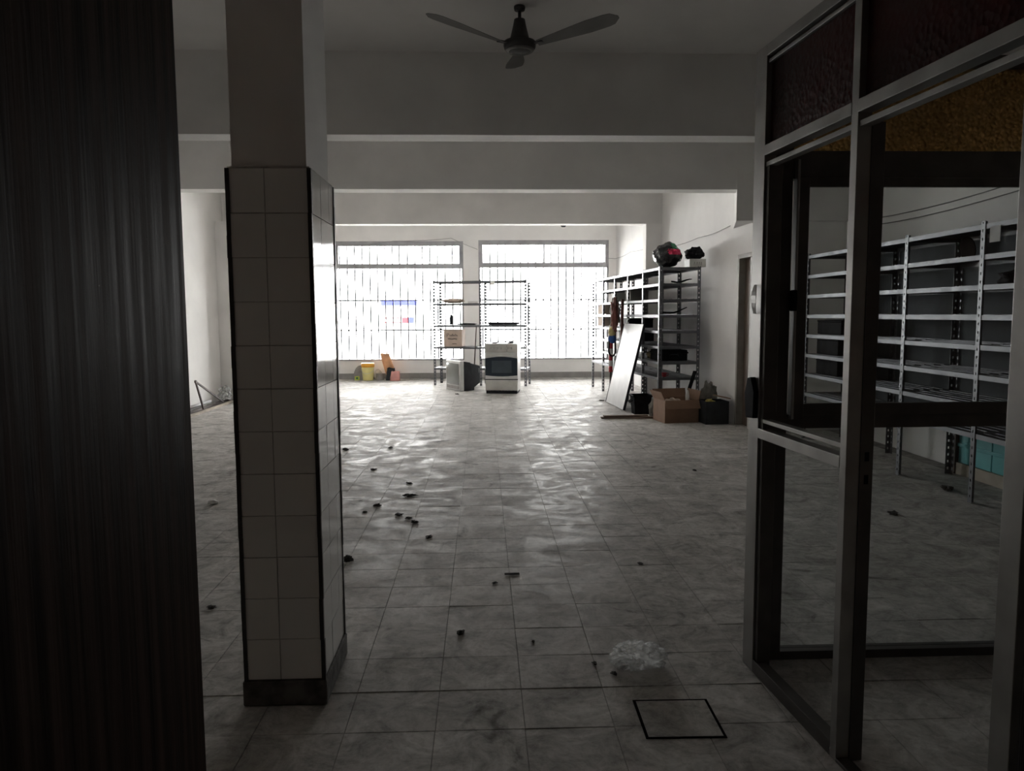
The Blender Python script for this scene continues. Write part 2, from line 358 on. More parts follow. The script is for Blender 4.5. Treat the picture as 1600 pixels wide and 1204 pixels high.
h = box(-0.125, 0.125, -0.118, 0.118, -0.012, 0.0015).build('hatch_cover', M_floor, floor, loc=(0.665, 2.525, 0), rz=R(-1)); h['label'] = 'square inspection cover set into the floor'
for a in ((-.135, .135, -.128, -.118), (-.135, .135, .118, .128), (-.135, -.125, -.118, .118), (.125, .135, -.118, .118)):
    box(a[0], a[1], a[2], a[3], -.012, 0.001).build('hatch_rim', M_rim, h)

# ------------------------------------------------------------------ windows
def window(name, label, X0, X1, Z0, Z1, zt0, zt1, xm):
    root = struct(empty(name, ((X0 + X1) / 2, YW, Z0)), label); cx = (X0 + X1) / 2
    def part(nm, m, *a, par=root): return box(a[0] - cx, a[1] - cx, a[2], a[3], a[4] - Z0, a[5] - Z0).build(nm, m, par)
    F = 0.075; fy0, fy1 = 0.02, 0.10
    part('frame', M_winf, X0, X1, fy0, fy1, Z1 - 0.10, Z1); part('frame', M_winf, X0, X0 + F, fy0, fy1, zt0, Z1 - 0.10)
    part('frame', M_winf, X1 - F, X1, fy0, fy1, zt0, Z1 - 0.10)
    part('transom', M_winf, X0, X1, fy0 - 0.02, fy1, zt0, zt1)
    part('frame', M_winf, X0, X0 + 0.035, fy0, fy1, Z0, zt0); part('frame', M_winf, X1 - 0.035, X1, fy0, fy1, Z0, zt0)
    part('sill', M_winf, X0, X1, -0.02, 0.12, Z0, Z0 + 0.03)
    part('mullion', M_winf, xm - 0.012, xm + 0.012, fy0 + .02, fy1 - .02, zt1, Z1 - 0.10)
    part('pane', M_wglass, X0 + F, xm - 0.012, 0.055, 0.061, zt1, Z1 - 0.10)
    part('pane', M_wglass, xm + 0.012, X1 - F, 0.055, 0.061, zt1, Z1 - 0.10)
    part('pane', M_wglass, X0 + 0.035, xm, 0.055, 0.061, Z0 + 0.03, zt0)
    part('pane', M_wglass, xm, X1 - 0.035, 0.066, 0.072, Z0 + 0.03, zt0)
    nb = 17; me = box(-0.015, 0.015, -0.006, 0.006, 0, Z1 - Z0 - 0.02).mesh('grille_bar')
    for i in range(nb):
        o = link('grille_bar', me, M_bar, root); o.location = (X0 - cx + 0.08 + (X1 - X0 - 0.16) * i / (nb - 1), 0.155, 0.01)
    for zz in (1.055, 1.705): part('grille_crossbar', M_bar, X0, X1, 0.165, 0.175, zz - 0.015, zz + 0.015)
window('window_1', 'wide barred window over the yellow bucket', W1[0], W1[1], W1[2], W1[3], 2.385, 2.49, -1.80)
window('window_2', 'wide barred window behind the stove', W2[0], W2[1], W2[2], W2[3], 2.40, 2.51, 1.36)

# ------------------------------------------------------------------ tiled pillar
pil = empty('pillar', (-0.722, 2.885, 0)); struct(pil, 'square pillar clad in glossy white tiles with dark corner strips')
hx, hy = 0.138, 0.198
box(-hx + .012, hx - .012, -hy + .012, hy - .012, 0.0, CEIL).build('plaster_core', M_beam, pil)
g = MB(); g.box(-hx + .004, hx - .004, -hy + .004, hy - .004, 0.095, 1.895).build('tile_bed', M_pgrout, pil)
pl = MB(); n_ = 10
pl.box(-hx - .012, hx + .012, -hy - .012, hy + .012, 0, 0.092).build('plinth', M_plinth, pil, bevel=0.006)
TILE = {}
def ptile(wd):
    if wd not in TILE:
        TILE[wd] = box(-wd / 2 + .0012, wd / 2 - .0012, -0.006, 0.0, 0.0012, 0.1488).mesh('tile'); TILE[wd].materials.append(M_ptile)
    return TILE[wd]
for fx, (half, off) in {0: (hx, hy), 1: (hy, hx), 2: (hx, hy), 3: (hy, hx)}.items():
    L = 2 * half - 0.012; cols = [0.118, 0.146] if fx in (0, 2) else [0.148, 0.148, 0.088]
    sc = L / sum(cols); x = -L / 2
    for wd in cols:
        wd = round(wd * sc, 4)
        for r_ in range(12):
            o = bpy.data.objects.new('tile', ptile(wd)); COL.objects.link(o); o.parent = pil
            a = fx * math.pi / 2
            p = Matrix.Rotation(a, 3, 'Z') @ Vector((x + wd / 2, -off + 0.0025 + random.uniform(-.0006, .0006), 0.095 + 0.15 * r_))
            o.location = p; o.rotation_euler = (random.gauss(0, .0022), random.gauss(0, .0008), a + random.gauss(0, .0022))
        x += wd
for sx_ in (-1, 1):
    for sy_ in (-1, 1):
        b = MB(); random.seed(3 + sx_ + 2 * sy_)
        for k in range(24):
            e = random.uniform(-.0012, .0012)
            b.box(sx_ * hx - .007 + e, sx_ * hx + .007 + e, sy_ * hy - .007, sy_ * hy + .007, 0.09 + .0752 * k, 0.09 + .0752 * (k + 1))
        b.build('corner_strip', M_edge, pil)
box(-hx, hx, -hy, hy, 1.895, 1.901).build('top_edge', M_pgrout, pil)

# ------------------------------------------------------------------ doors
d = struct(empty('door_1', (-0.430, 0.52, 0), math.atan2(0.98, -0.137)), 'dark brown wooden door leaf standing open at the entrance')
box(0, 0.99, 0, 0.042, 0.012, 2.09).build('leaf', M_wood, d, bevel=0.003)
box(0.99, 0.994, 0.002, 0.04, 0.012, 2.09).build('edge_strip', M_wood, d)
for zz in (0.25, 1.05, 1.85):
    MB().tube([(-.008, .004, zz), (-.008, .004, zz + .09)], .007).build('hinge', M_alu, d)
lk = box(0.9945, 0.997, 0.010, 0.032, 0.93, 1.10).build('lock_plate', M_alu, d)
MB().lathe([(.011, 0), (.011, .03)], 12).build('latch_bolt', M_alu, lk, loc=(0.995, 0.021, 1.0))

d2 = struct(empty('door_2', (wx(9.24), 9.24, 0), math.pi / 2 + 0.0335), 'brown painted door in the white side wall past the dark box')
# local x runs along +Y, local y runs into the room (-X); the leaf is set back in the wall
hw = (DY1 - DY0) / 2
for a, c_ in ((-hw, -hw + .05), (hw - .05, hw)): box(a, c_, -0.12, 0.012, 0, DZ).build('jamb', M_bframe, d2)
box(-hw + .05, hw - .05, -0.12, 0.012, DZ - .05, DZ).build('head', M_bframe, d2)
lf = box(-hw + .045, hw - .045, -0.105, -0.07, -0.004, DZ - .045).build('leaf', M_bdoor, d2)
MB().lathe([(.012, 0), (.012, .03), (.024, .035), (.026, .05), (.015, .06)], 14).build('knob', M_rust, lf).matrix_local = Matrix.Translation((-hw + .10, -.07, 1.0)) @ Matrix.Rotation(R(-90), 4, 'X')
for zz in (0.35, 1.25):
    box(-hw + .11, hw - .11, -0.07, -0.064, zz, zz + .65).build('panel', M_bdoor, lf)

# ------------------------------------------------------------------ glazed screens at the entrance
sa = empty('glazed_screen', (1.035, 2.945, 0), R(-85.5))
tag(sa, 'dull aluminium glazed screen with red pebbled glass lights along the top', 'partition')
def A(nm, m, *a, par=sa, bev=0.0015): return box(*a).build(nm, m, par, bevel=bev)
p1 = A('post', M_alu, 0, 0.09, 0, 0.045, 0, 2.37)
pm = A('post', M_alu, 0.668, 0.703, 0, 0.044, 0, 2.37); A('door_jamb', M_aludk, 0.670, 0.706, 0.044, 0.086, 0, 1.95)
A('post', M_alu, 1.33, 1.39, 0, 0.086, 0, 2.37); A('post', M_alu, 2.42, 2.48, 0, 0.086, 0, 2.37)
A('door_jamb', M_aludk, 0.09, 0.115, 0.008, 0.060, 0.0, 1.95)
for u0, u1 in ((0.09, 0.668), (0.703, 1.33), (1.39, 2.42)):
    A('top_rail', M_alu, u0, u1, 0, 0.045, 2.33, 2.37); A('top_bead', M_alu, u0, u1, 0.008, 0.03, 2.305, 2.318)
    A('transom', M_alu, u0, u1, -0.001, 0.045, 1.975, 2.012); A('transom_bead', M_alu, u0, u1, 0.006, 0.04, 1.935, 1.952)
    A('red_pane', M_red, u0, u1, 0.02, 0.026, 2.012, 2.33)
A('mid_rail', M_alu, 0.09, 0.668, -0.001, 0.045, 0.925, 0.962); A('mid_bead', M_alu, 0.09, 0.668, 0.008, 0.04, 0.985, 1.0)
A('bottom_rail', M_aludk, 0.09, 0.668, 0, 0.045, 0.0, 0.05); A('bottom_rail', M_aludk, 1.39, 2.42, 0, 0.045, 0.0, 0.05)
A('pane', M_glass, 1.39, 2.42, 0.020, 0.025, 0.05, 1.935)
A('sill_strip', M_aludk, 0.703, 1.33, 0.0, 0.045, 0.0, 0.012)
for zz in (0.895, 0.965): A('strike_slot', M_black, 0.7055, 0.7075, 0.058, 0.072, zz - .014, zz + .014)
# torn lock plate and bent metal on the end post
b = MB(); pf = []
for k in range(9):
    t = k / 8; pf.append((0.045 + 0.020 * math.sin(t * 3.1), -0.004 - 0.016 * math.sin(t * math.pi), 1.395 + 0.11 * t))
for k in range(8):
    (a0, b0, z0), (a1, b1, z1) = pf[k], pf[k + 1]; w0 = .016 * math.sin(max(.15, k / 8) * 2.9) + .006; w1 = .016 * math.sin((k + 1) / 8 * 2.9) + .006
    b.hexa([(a0 - w0, b0, z0), (a0 + w0, b0, z0), (a0 + w0, b0 + .002, z0), (a0 - w0, b0 + .002, z0), (a1 - w1, b1, z1), (a1 + w1, b1, z1), (a1 + w1, b1 + .002, z1), (a1 - w1, b1 + .002, z1)])
o = b.build('torn_strip', M_alu, p1); o['label'] = 'bent metal strip peeling off the post'
lo = MB().prism([(-.02, .995), (.045, 1.0), (.05, 1.10), (.02, 1.155), (-.012, 1.15), (-.035, 1.09)], -0.020, 0.0,
                Matrix(((1, 0, 0, .04), (0, 0, 1, 0), (0, 1, 0, 0), (0, 0, 0, 1)))).build('broken_lock', M_black, p1, bevel=.003)
lo['label'] = 'broken black lock case'
for zz in (2.245, 2.225): MB().lathe([(.003, 0), (.003, .002)], 8).build('rivet', M_white, p1).matrix_local = Matrix.Translation((.06, -.0005, zz)) @ Matrix.Rotation(R(90), 4, 'X')

sb = empty('glazed_screen', (1.08, 2.95, 0), 0)
tag(sb, 'dark aluminium framed glazed screen with amber pebbled glass over a sliding sash', 'partition')
def Bp(nm, m, *a, par=sb, bev=0.0015): return box(a[0] - 1.08, a[1] - 1.08, *a[2:]).build(nm, m, par, bevel=bev)
Bp('post', M_aludk, 1.085, 1.19, 0.0, 0.06, 0, 2.37); Bp('post', M_aludk, 2.36, 2.43, 0, 0.06, 0, 2.37); Bp('post', M_aludk, 3.0, 3.06, 0, 0.06, 0, 2.37)
for x0, x1 in ((1.19, 2.36), (2.43, 3.0)):
    Bp('header', M_aludk, x0, x1, 0, 0.06, 1.908, 2.012); Bp('top_rail', M_aludk, x0, x1, 0, 0.06, 2.325, 2.37)
    Bp('mid_rail', M_aludk, x0, x1, 0, 0.06, 0.945, 1.0); Bp('bottom_rail', M_aludk, x0, x1, 0, 0.06, 0, 0.035)
    Bp('amber_pane', M_amb, x0, x1, 0.027, 0.033, 2.012, 2.325); Bp('pane', M_glass, x0, x1, 0.03, 0.035, 0.035, 0.945)
sash = Bp('sash_stile', M_alu, 1.196, 1.206, -0.028, 0.012, 0.985, 1.975)
Bp('sash_stile', M_aludk, 1.206, 1.246, -0.024, 0.008, 0.985, 1.908, par=sb)
Bp('sash_rail', M_aludk, 1.246, 2.35, -0.02, 0.0, 1.0, 1.045); Bp('sash_rail', M_aludk, 1.246, 2.35, -0.02, 0.0, 1.875, 1.908)
Bp('sash_stile', M_aludk, 2.31, 2.35, -0.022, -0.002, 1.0, 1.908); Bp('pane', M_glass, 1.246, 2.31, -0.013, -0.008, 1.045, 1.875)
lk = Bp('sash_lock', M_black, 1.186, 1.205, -0.036, -0.004, 1.405, 1.485, par=sb, bev=.004)
box(.105, .120, -.05, -.03, 1.43, 1.46).build('lock_lever', M_black, lk, bevel=.003)

# ------------------------------------------------------------------ shelving racks
POST = {}
def post_mesh(Hh):
    if Hh in POST: return POST[Hh]
    b = MB(); wl, t, p = 0.046, 0.0022, 0.06
    def leg(f):
        def q(a0, a1, z0, z1):
            b.box(a0, a1, 0, t, z0, z1) if f == 0 else b.box(0, t, a0, a1, z0, z1)
        q(0, 0.017, 0, Hh); q(0.029, wl, 0, Hh); z = 0.0
        while z < Hh:
            q(0.017, 0.029, z, min(z + 0.040, Hh)); z += p
    leg(0); leg(1); me = b.mesh('post'); me.materials.append(M_post); POST[Hh] = me; return me
def rack(label, loc, rz, bays, bw, D, hts, Hh, group=None, backs=(), posts_back=True):
    root = tag(empty('shelving_rack', loc, rz), label, 'shelving', group); L = bays * bw
    sm = MB(); e = 0.004
    sm.box(e, bw - e, e, D - e, -0.003, 0).box(e, bw - e, e, e + .0015, -0.036, -.003).box(e, bw - e, D - e - .0015, D - e, -0.036, -.003)
    sm.box(e, e + .0015, e, D - e, -0.036, -.003).box(bw - e - .0015, bw - e, e, D - e, -0.036, -.003)
    sm.box(e, bw - e, e, e + .012, -0.036, -.0345)
    for k in range(5): sm.box(.05, bw - .05, D * (.14 + .18 * k), D * (.14 + .18 * k) + .012, -0.003, 0.004)
    sme = sm.mesh('shelf'); sme.materials.append(M_rack)
    for i in range(bays):
        for z in hts:
            o = link('shelf', sme, None, root); o.location = (i * bw, 0, z); o.rotation_euler = (0, random.uniform(-.002, .002), 0)
    pm_ = post_mesh(Hh)
    for i in range(bays + 1):
        last = i == bays
        o = link('post', pm_, None, root); o.location = (i * bw, 0, 0); o.rotation_euler = (0, 0, math.pi / 2 if last else 0)
        o = link('post', pm_, None, root); o.location = (i * bw, D, 0); o.rotation_euler = (0, 0, math.pi if last else -math.pi / 2)
    for i in backs: box(i * bw + .01, (i + 1) * bw - .01, D + .001, D + .003, hts[0] - .03, Hh - .01).build('back_panel', M_rpan, root)
    return root
H8 = [0.515 + 0.2145 * k for k in range(8)]
H5 = [0.345, 0.755, 1.18, 1.605, 2.04]
RZ1 = R(-85.5); RL = (2.071, 14.55)
rack('long dark slotted steel rack along the white wall with a bin bag on top', (*RL, 0), RZ1, 5, 0.832, 0.58, H8, 2.03)
def run(x, y, z=0.0):          # point in the long rack's own frame -> world
    p = Matrix.Rotation(RZ1, 3, 'Z') @ Vector((x, y, 0)); return (RL[0] + p.x, RL[1] + p.y, z)
rack('grey steel rack with metal back panels seen through the glazed screens', (3.56, 8.40, 0), R(-90), 4, 0.99, 0.48, H8, 2.04, backs=(0, 1, 2))
RZ2 = R(-12.5)
rack('open slotted steel rack standing in front of the barred windows', (-0.975, 15.2, 0), RZ2, 2, 0.93, 0.5, H5, 2.06)
def wr(x, y, z=0.0):
    p = Matrix.Rotation(RZ2, 3, 'Z') @ Vector((x, y, 0)); return (-0.975 + p.x, 15.2 + p.y, z)

# ------------------------------------------------------------------ ceiling fan
fan = tag(empty('ceiling_fan', (0.262, 5.3, CEIL), 0), 'dark three-bladed ceiling fan hanging from a short rod', 'fan')
MB().lathe([(.012, -.032), (.034, -.028), (.038, -.012), (.036, 0)], 20).build('canopy', M_fan, fan, True)
MB().lathe([(.011, -.14), (.011, -.03)], 12).build('downrod', M_fan, fan, True)
MB().lathe([(.075, -.235), (.062, -.20), (.045, -.13), (.036, -.085), (.012, -.075)], 24).build('motor_cover', M_fan, fan, True)
MB().lathe([(.02, -.302), (.06, -.298), (.088, -.285), (.104, -.27), (.108, -.25), (.106, -.23), (.07, -.225)], 28).build('motor_housing', M_fan, fan, True)
MB().lathe([(.084, -.292), (.094, -.286), (.096, -.279), (.09, -.278)], 28).build('trim_ring', M_blade, fan, True)
for k in range(3):
    a = R(91 + 120 * k); b = MB(); N = 14; top = []; bot = []
    for i in range(N + 1):
        t = i / N; r = 0.13 + 0.56 * t; wd = 0.030 + 0.038 * min(1, t * 1.6) - (0.055 * max(0, (t - .88) / .12) ** 2)
        z = -0.255 + 0.07 * t; tw = R(-14) * (1 - 0.3 * t)
        for s_ in (-1, 1):
            top.append((r, s_ * wd * math.cos(tw), z + s_ * wd * math.sin(tw) + .0015)); bot.append((r, s_ * wd * math.cos(tw), z + s_ * wd * math.sin(tw) - .0015))
    nv = len(top); fs = []
    for i in range(N):
        q = 2 * i; fs += [(q, q + 1, q + 3, q + 2), (nv + q, nv + q + 2, nv + q + 3, nv + q + 1), (q, q + 2, nv + q + 2, nv + q), (q + 1, nv + q + 1, nv + q + 3, q + 3)]
    fs += [(0, nv, nv + 1, 1), (nv - 2, nv - 1, 2 * nv - 1, 2 * nv - 2)]
    bl = b.add(top + bot, fs).build('blade', M_blade, fan, rz=a)
    MB().bar((.06, 0, -.25), (.17, 0, -.252), .035, .006).build('blade_arm', M_fan, bl)

# ------------------------------------------------------------------ stove
st = tag(empty('kitchen_stove', (0.36, 13.72, 0), R(-8)), 'white gas stove with dark curved oven door in front of the rack', 'stove')
w2, dp = 0.285, 0.28
box(-w2, w2, -dp + .03, dp, 0.04, 0.86).build('body', M_white, st, bevel=.006)
box(-w2 - .003, w2 + .003, -dp - .01, dp, 0.86, 0.88).build('cooktop', M_white, st, bevel=.006)
cp = box(-w2, w2, -dp - .005, -dp + .03, 0.735, 0.86).build('control_panel', M_offw, st, bevel=.006)
for k in range(6):
    kb = MB().lathe([(.021, 0), (.019, .02), (.016, .028)], 14).build('knob', M_white, cp, True)
    kb.matrix_local = Matrix.Translation((-.21 + .066 * k + (.05 if k > 3 else 0), -dp - .005, .80)) @ Matrix.Rotation(R(90), 4, 'X')
box(.095, .099, -dp - .007, -dp, .74, .855).build('panel_seam', M_dark, cp)
od = box(-w2, w2, -dp - .01, -dp + .03, 0.26, 0.725).build('oven_door', M_white, st, bevel=.006)
gl = [(-w2 + .003, .33)] + [(-w2 + .003 + (2 * w2 - .006) * k / 12, .325 - .018 * math.sin(math.pi * k / 12)) for k in range(13)] + \
     [(w2 - .003 - (2 * w2 - .006) * k / 12, .625 + .028 * math.sin(math.pi * k / 12)) for k in range(13)]
MY = Matrix(((1, 0, 0, 0), (0, 0, 1, 0), (0, 1, 0, 0), (0, 0, 0, 1)))
MB().prism(gl, -dp - .016, -dp - .008, MY).build('oven_glass', M_oven, od)
box(-.17, .18, -dp - .0175, -dp - .015, .37, .585).build('oven_window', M_ovenp, od)
MB().tube([(-w2 + .03, -dp - .03, .69), (w2 - .03, -dp - .03, .69)], .008).bar((-w2 + .04, -dp - .03, .69), (-w2 + .04, -dp, .69), .012).bar((w2 - .04, -dp - .03, .69), (w2 - .04, -dp, .69), .012).build('handle', M_white, od)
box(-w2, w2, -dp + .01, -dp + .04, 0.243, 0.262).build('seam', M_black, st)
box(-w2, w2, -dp - .008, -dp + .03, 0.06, 0.245).build('drawer', M_offw, st, bevel=.006)
box(-w2 + .01, w2 - .01, -dp + .03, dp - .02, 0.0, 0.06).build('kick_plate', M_dark, st)
for sx_ in (-.14, .14):
    for sy_ in (-.12, .13):
        MB().lathe([(.05, 0), (.05, .012), (.03, .02)], 16).build('burner', M_dark, st, loc=(sx_, sy_, .88))
gr = tag(empty('burner_grate', (0.40, 13.66, 0.906), R(-5)), 'loose black pan supports piled on the stove top', 'grate')
for k in range(5): MB().bar((-.12 + .06 * k, -.1, .01), (-.12 + .06 * k, .1, .012), .008).build('grate_bar', M_black, gr)
for yy in (-.1, .0, .1): MB().bar((-.13, yy, .004), (.13, yy, .004), .008).build('grate_bar', M_black, gr)
MB().tube([(.06, 0, .012), (.07, 0, .06), (.085, .01, .15)], .005).build('lifter', M_black, gr)

# ------------------------------------------------------------------ old television
tv = tag(empty('crt_television', (-0.47, 14.22, 0), R(-64)), 'old tube television with pale bezel standing on the floor', 'television')
hw_, hh = 0.325, 0.55
def frus(y0, w0, za0, zb0, y1, w1, za1, zb1):
    return MB().hexa([(-w0, y0, za0), (w0, y0, za0), (w1, y1, za1), (-w1, y1, za1), (-w0, y0, zb0), (w0, y0, zb0), (w1, y1, zb1), (-w1, y1, zb1)])
frus(-.10, hw_, .0, hh, -.02, hw_ - .004, .0, hh).build('bezel', mat('silver_bezel', (.55, .55, .54), .4, var=.05), tv, bevel=.012)
frus(-.02, hw_ - .006, .004, hh - .006, .12, hw_ - .02, .004, hh - .03).build('front_shell', M_dark, tv, bevel=.01)
frus(.12, hw_ - .03, .004, hh - .04, .36, .20, .13, hh - .10).build('rear_shell', M_dark, tv, bevel=.015)
frus(.12, hw_ - .06, .0, .15, .24, .20, .0, .14).build('pedestal', M_dark, tv)
b = MB(); N = 8
vs = [((i / N - .5) * .54, -.104 - .022 * (1 - ((i / N - .5) * 2) ** 2 * .5 - ((j / N - .5) * 2) ** 2 * .5), .115 + .385 * j / N) for j in range(N + 1) for i in range(N + 1)]
vs += [(x, y + .025, z) for x, y, z in vs]; n1 = (N + 1) ** 2
fs = [(j * (N + 1) + i, j * (N + 1) + i + 1, (j + 1) * (N + 1) + i + 1, (j + 1) * (N + 1) + i) for j in range(N) for i in range(N)]
fs += [tuple(n1 + q for q in reversed(f)) for f in fs]
b.add(vs, fs).build('screen', M_screen, tv, True)
box(-.28, .28, -.105, -.10, .035, .09).build('speaker_grille', M_stone, tv)
for zz in (.33, .36, .39): box(.205, .212, .28, .34, zz, zz + .012).build('vent', M_offw, tv)

# ------------------------------------------------------------------ things on the rack by the windows
def cbox(name, label, cat, loc, rz, sx, sy, sz, m, flaps=0.0, open_=False, group=None, bulge=0.0):
    r = tag(empty(name, loc, rz), label, cat, group); t = .005
    if open_:
        b = MB().box(-sx / 2, sx / 2, -sy / 2, sy / 2, 0, t)
        b.build('bottom', m, r)
        for a in ((-sx / 2, sx / 2, -sy / 2, -sy / 2 + t), (-sx / 2, sx / 2, sy / 2 - t, sy / 2), (-sx / 2, -sx / 2 + t, -sy / 2 + t, sy / 2 - t), (sx / 2 - t, sx / 2, -sy / 2 + t, sy / 2 - t)):
            box(*a, t, sz).build('side', m, r)
        if flaps:
            for q, (cx_, cy_, ax, ln, an) in enumerate(((0, -sy / 2, 0, sx, 150), (0, sy / 2, 0, sx, -20), (-sx / 2, 0, 1, sy, -25), (sx / 2, 0, 1, sy, 12))):
                mm = Matrix.Translation((cx_, cy_, sz)) @ Matrix.Rotation(R(an), 4, 'X' if ax == 0 else 'Y')
                if ax == 0: MB().obox(mm @ Matrix.Translation((0, 0, flaps / 2)), ln, t, flaps).build('flap', m, r)
                else: MB().obox(mm @ Matrix.Translation((0, 0, flaps / 2)), t, ln, flaps).build('flap', m, r)
    else:
        box(-sx / 2, sx / 2, -sy / 2, sy / 2, 0, sz).build('carton', m, r, bevel=.006)
        box(-sx / 2 + .01, sx / 2 - .01, -.02, .02, sz - .0005, sz + .001).build('tape', M_cardp, r)
    return r
def one(name, label, cat, mb, m, loc=(0, 0, 0), rz=0.0, group=None, smooth=False, bevel=0.0):
    return tag(mb.build(name, m, None, smooth, bevel, loc, rz), label, cat, group)

bx = cbox('cardboard_box', 'closed brown carton with two lines of handwriting on a rack shelf', 'box', wr(.39, .16, .764), RZ2, .37, .28, .335, M_cardp)
# handwriting: marker strokes
def stroke(pts, r=.004): MB().tube([(x, -.1415, z) for x, z in pts], r, 5).build('handwriting', M_ink, bx)
stroke([(-.12, .19), (-.118, .255), (-.095, .262), (-.082, .245), (-.095, .228), (-.117, .224)], .005)
x = -.07; pts = []
for k in range(26): pts.append((x + .0068 * k, .218 + .016 * math.sin(k * 1.5) + (.018 if k in (9, 10, 18, 19) else 0)))
stroke(pts)
pts = [(-.10 + .0068 * k, .15 + .011 * math.sin(k * 1.7) + .004 * math.sin(k * .4)) for k in range(28)]
stroke(pts, .005)
pts = [(-.01 + .005 * k, .055 + .008 * math.sin(k * 2.1)) for k in range(18)]
stroke(pts)
one('paper_bundle', 'flat brown paper bundle lying on a high rack shelf', 'bundle', MB().blob((0, 0, .045), (.22, .14, .05), .25, 2.2, 3, 3, 0), M_cardp, wr(.37, .2, 1.614), RZ2, smooth=True)
nb = tag(empty('notebook', wr(.76, .2, 1.614), RZ2 + .2), 'pale notebook lying beside the brown paper bundle', 'notebook')
box(-.1, .1, -.07, .07, 0, .004).build('cover', M_grey, nb); box(-.095, .095, -.066, .066, .004, .028).build('pages', M_paper, nb); box(-.1, .1, -.07, .07, .028, .032).build('cover', M_grey, nb)
bt = tag(empty('spray_bottle', wr(.315, .2, 1.189), 0), 'slim dark bottle standing on a rack shelf', 'bottle')
MB().lathe([(.03, 0), (.032, .005), (.032, .15), (.02, .18), (.014, .19)], 16).build('body', M_dark, bt, True); MB().lathe([(.016, .19), (.016, .215), (.01, .22)], 14).build('cap', M_black, bt, True)
one('black_cloth', 'flat black cloth folded on the shelf over the carton', 'cloth', MB().blob((0, 0, .012), (.21, .12, .02), .35, 2.5, 5, 3, 0), M_black, wr(.62, .2, 1.189), RZ2, smooth=True)
tr = tag(empty('oven_tray', wr(1.38, .2, 1.189), RZ2), 'wide dark metal tray lying on a rack shelf above the stove', 'tray')
MB().hexa([(-.27, -.15, 0), (.27, -.15, 0), (.27, .15, 0), (-.27, .15, 0), (-.30, -.18, .045), (.30, -.18, .045), (.30, .18, .045), (-.30, .18, .045)]).build('pan', M_dark, tr)
box(-.31, .31, -.19, .19, .045, .05).build('rim', M_dark, tr)
one('stick', 'long thin dark stick leaning on the rack beside the television', 'stick', MB().tube([(-.07, 0, 0), (0, .10, 1.16)], [.014, .010], 8), M_rust, wr(.90, -.13, 0))
one('paper_tag', 'small white paper tag hanging from the top rack shelf', 'paper', box(-.04, .04, -.001, .001, -.075, 0), M_paper, wr(1.20, -.002, 2.03), RZ2)

# ------------------------------------------------------------------ things under the first window
bk = tag(empty('paint_bucket', (-2.46, 16.48, 0)), 'cream plastic bucket with orange lid under the window', 'bucket')
MB().lathe([(.108, 0), (.112, .005), (.132, .30), (.128, .305)], 28).build('body', M_yel, bk, True)
MB().lathe([(.140, .285), (.140, .365), (.130, .372), (.125, .366), (.03, .366)], 28).build('lid', M_org, bk, True)
MB().tube([(.136 * math.cos(a), -.03 - .136 * abs(math.sin(a)), .27 - .12 * math.sin(a)) for a in [math.pi * k / 10 for k in range(11)]], .004, 6).build('handle', M_offw, bk)
hd = [(-.15, 0)] + [(.15 * math.cos(math.pi - math.pi * k / 14) * 1.0, .05 + .25 * math.sin(math.pi * k / 14)) for k in range(15)] + [(.15, 0)]
one('round_slab', 'grey round-topped slab leaning behind the cream bucket', 'slab', MB().prism(hd, -.025, .025, Matrix.Rotation(R(-8), 4, 'X') @ MY), M_stone, (-2.66, 16.74, 0.004), bevel=.006)
lm = tag(empty('lime_carton', (-2.70, 16.52, 0), .1), 'small lime green carton on the floor beside the bucket', 'carton')
box(-.05, .05, -.035, .035, 0, .085).build('body', M_lime, lm, bevel=.004); MB().lathe([(.024, 0), (.024, .001)], 12).build('printed_spot', M_green, lm).matrix_local = Matrix.Translation((0, -.0352, .045)) @ Matrix.Rotation(R(90), 4, 'X')
tn = tag(empty('tin_can', (-2.22, 16.55, 0)), 'wide dull grey tin between bucket and paper bags', 'tin')
MB().lathe([(.088, 0), (.09, .004), (.086, .01), (.086, .13), (.09, .137), (.086, .14)], 24).build('body', M_stone, tn, True); MB().lathe([(.08, .134), (.08, .142), (.02, .143)], 24).build('lid', M_offw, tn, True)
one('white_rag', 'white rag heaped behind the tin and bucket', 'rag', MB().blob((0, 0, .10), (.09, .05, .11), .3, 2, 8, 3, 0), M_paper, (-2.29, 16.74, 0), smooth=True)
def sack(name, label, loc, rz, w_, d_, hgt, m, tilt, seed):
    b = MB(); N = 10; K = 16; vs = []
    for j in range(N + 1):
        t = j / N; wd = w_ * (1 - .18 * t); dd = d_ * (1 - .85 * t) + .006
        for k in range(K):
            a = 6.28319 * k / K; q = 1 + .10 * noise.noise(Vector((math.cos(a) * 2 + seed, math.sin(a) * 2, t * 4)))
            ca, sa_ = math.cos(a), math.sin(a); ca = math.copysign(abs(ca) ** .6, ca); sa_ = math.copysign(abs(sa_) ** .6, sa_)
            jag = .03 * noise.noise(Vector((k * .9, seed, 0))) if j == N else 0
            vs.append((ca * wd / 2 * q + tilt * t * hgt, sa_ * dd / 2 * q, t * hgt + jag))
    fs = [(j * K + k, j * K + (k + 1) % K, (j + 1) * K + (k + 1) % K, (j + 1) * K + k) for j in range(N) for k in range(K)] + [tuple(range(K - 1, -1, -1)), tuple(N * K + k for k in range(K))]
    return one(name, label, 'bag', b.add(vs, fs), m, loc, rz, smooth=True)
sack('kraft_paper_bag', 'tall orange kraft paper bag slumping against the window wall', (-1.95, 16.62, 0), 0, .24, .16, .56, M_kraft, -.30, 2)
sack('dark_sack', 'dark grey sack slumped behind the pink paper bag', (-1.98, 16.46, 0), 0, .20, .12, .26, M_dark, .05, 5)
sack('pink_paper_bag', 'low pink paper bag in front of the kraft bag', (-1.87, 16.31, 0), 0, .22, .13, .20, M_rose, .08, 9)

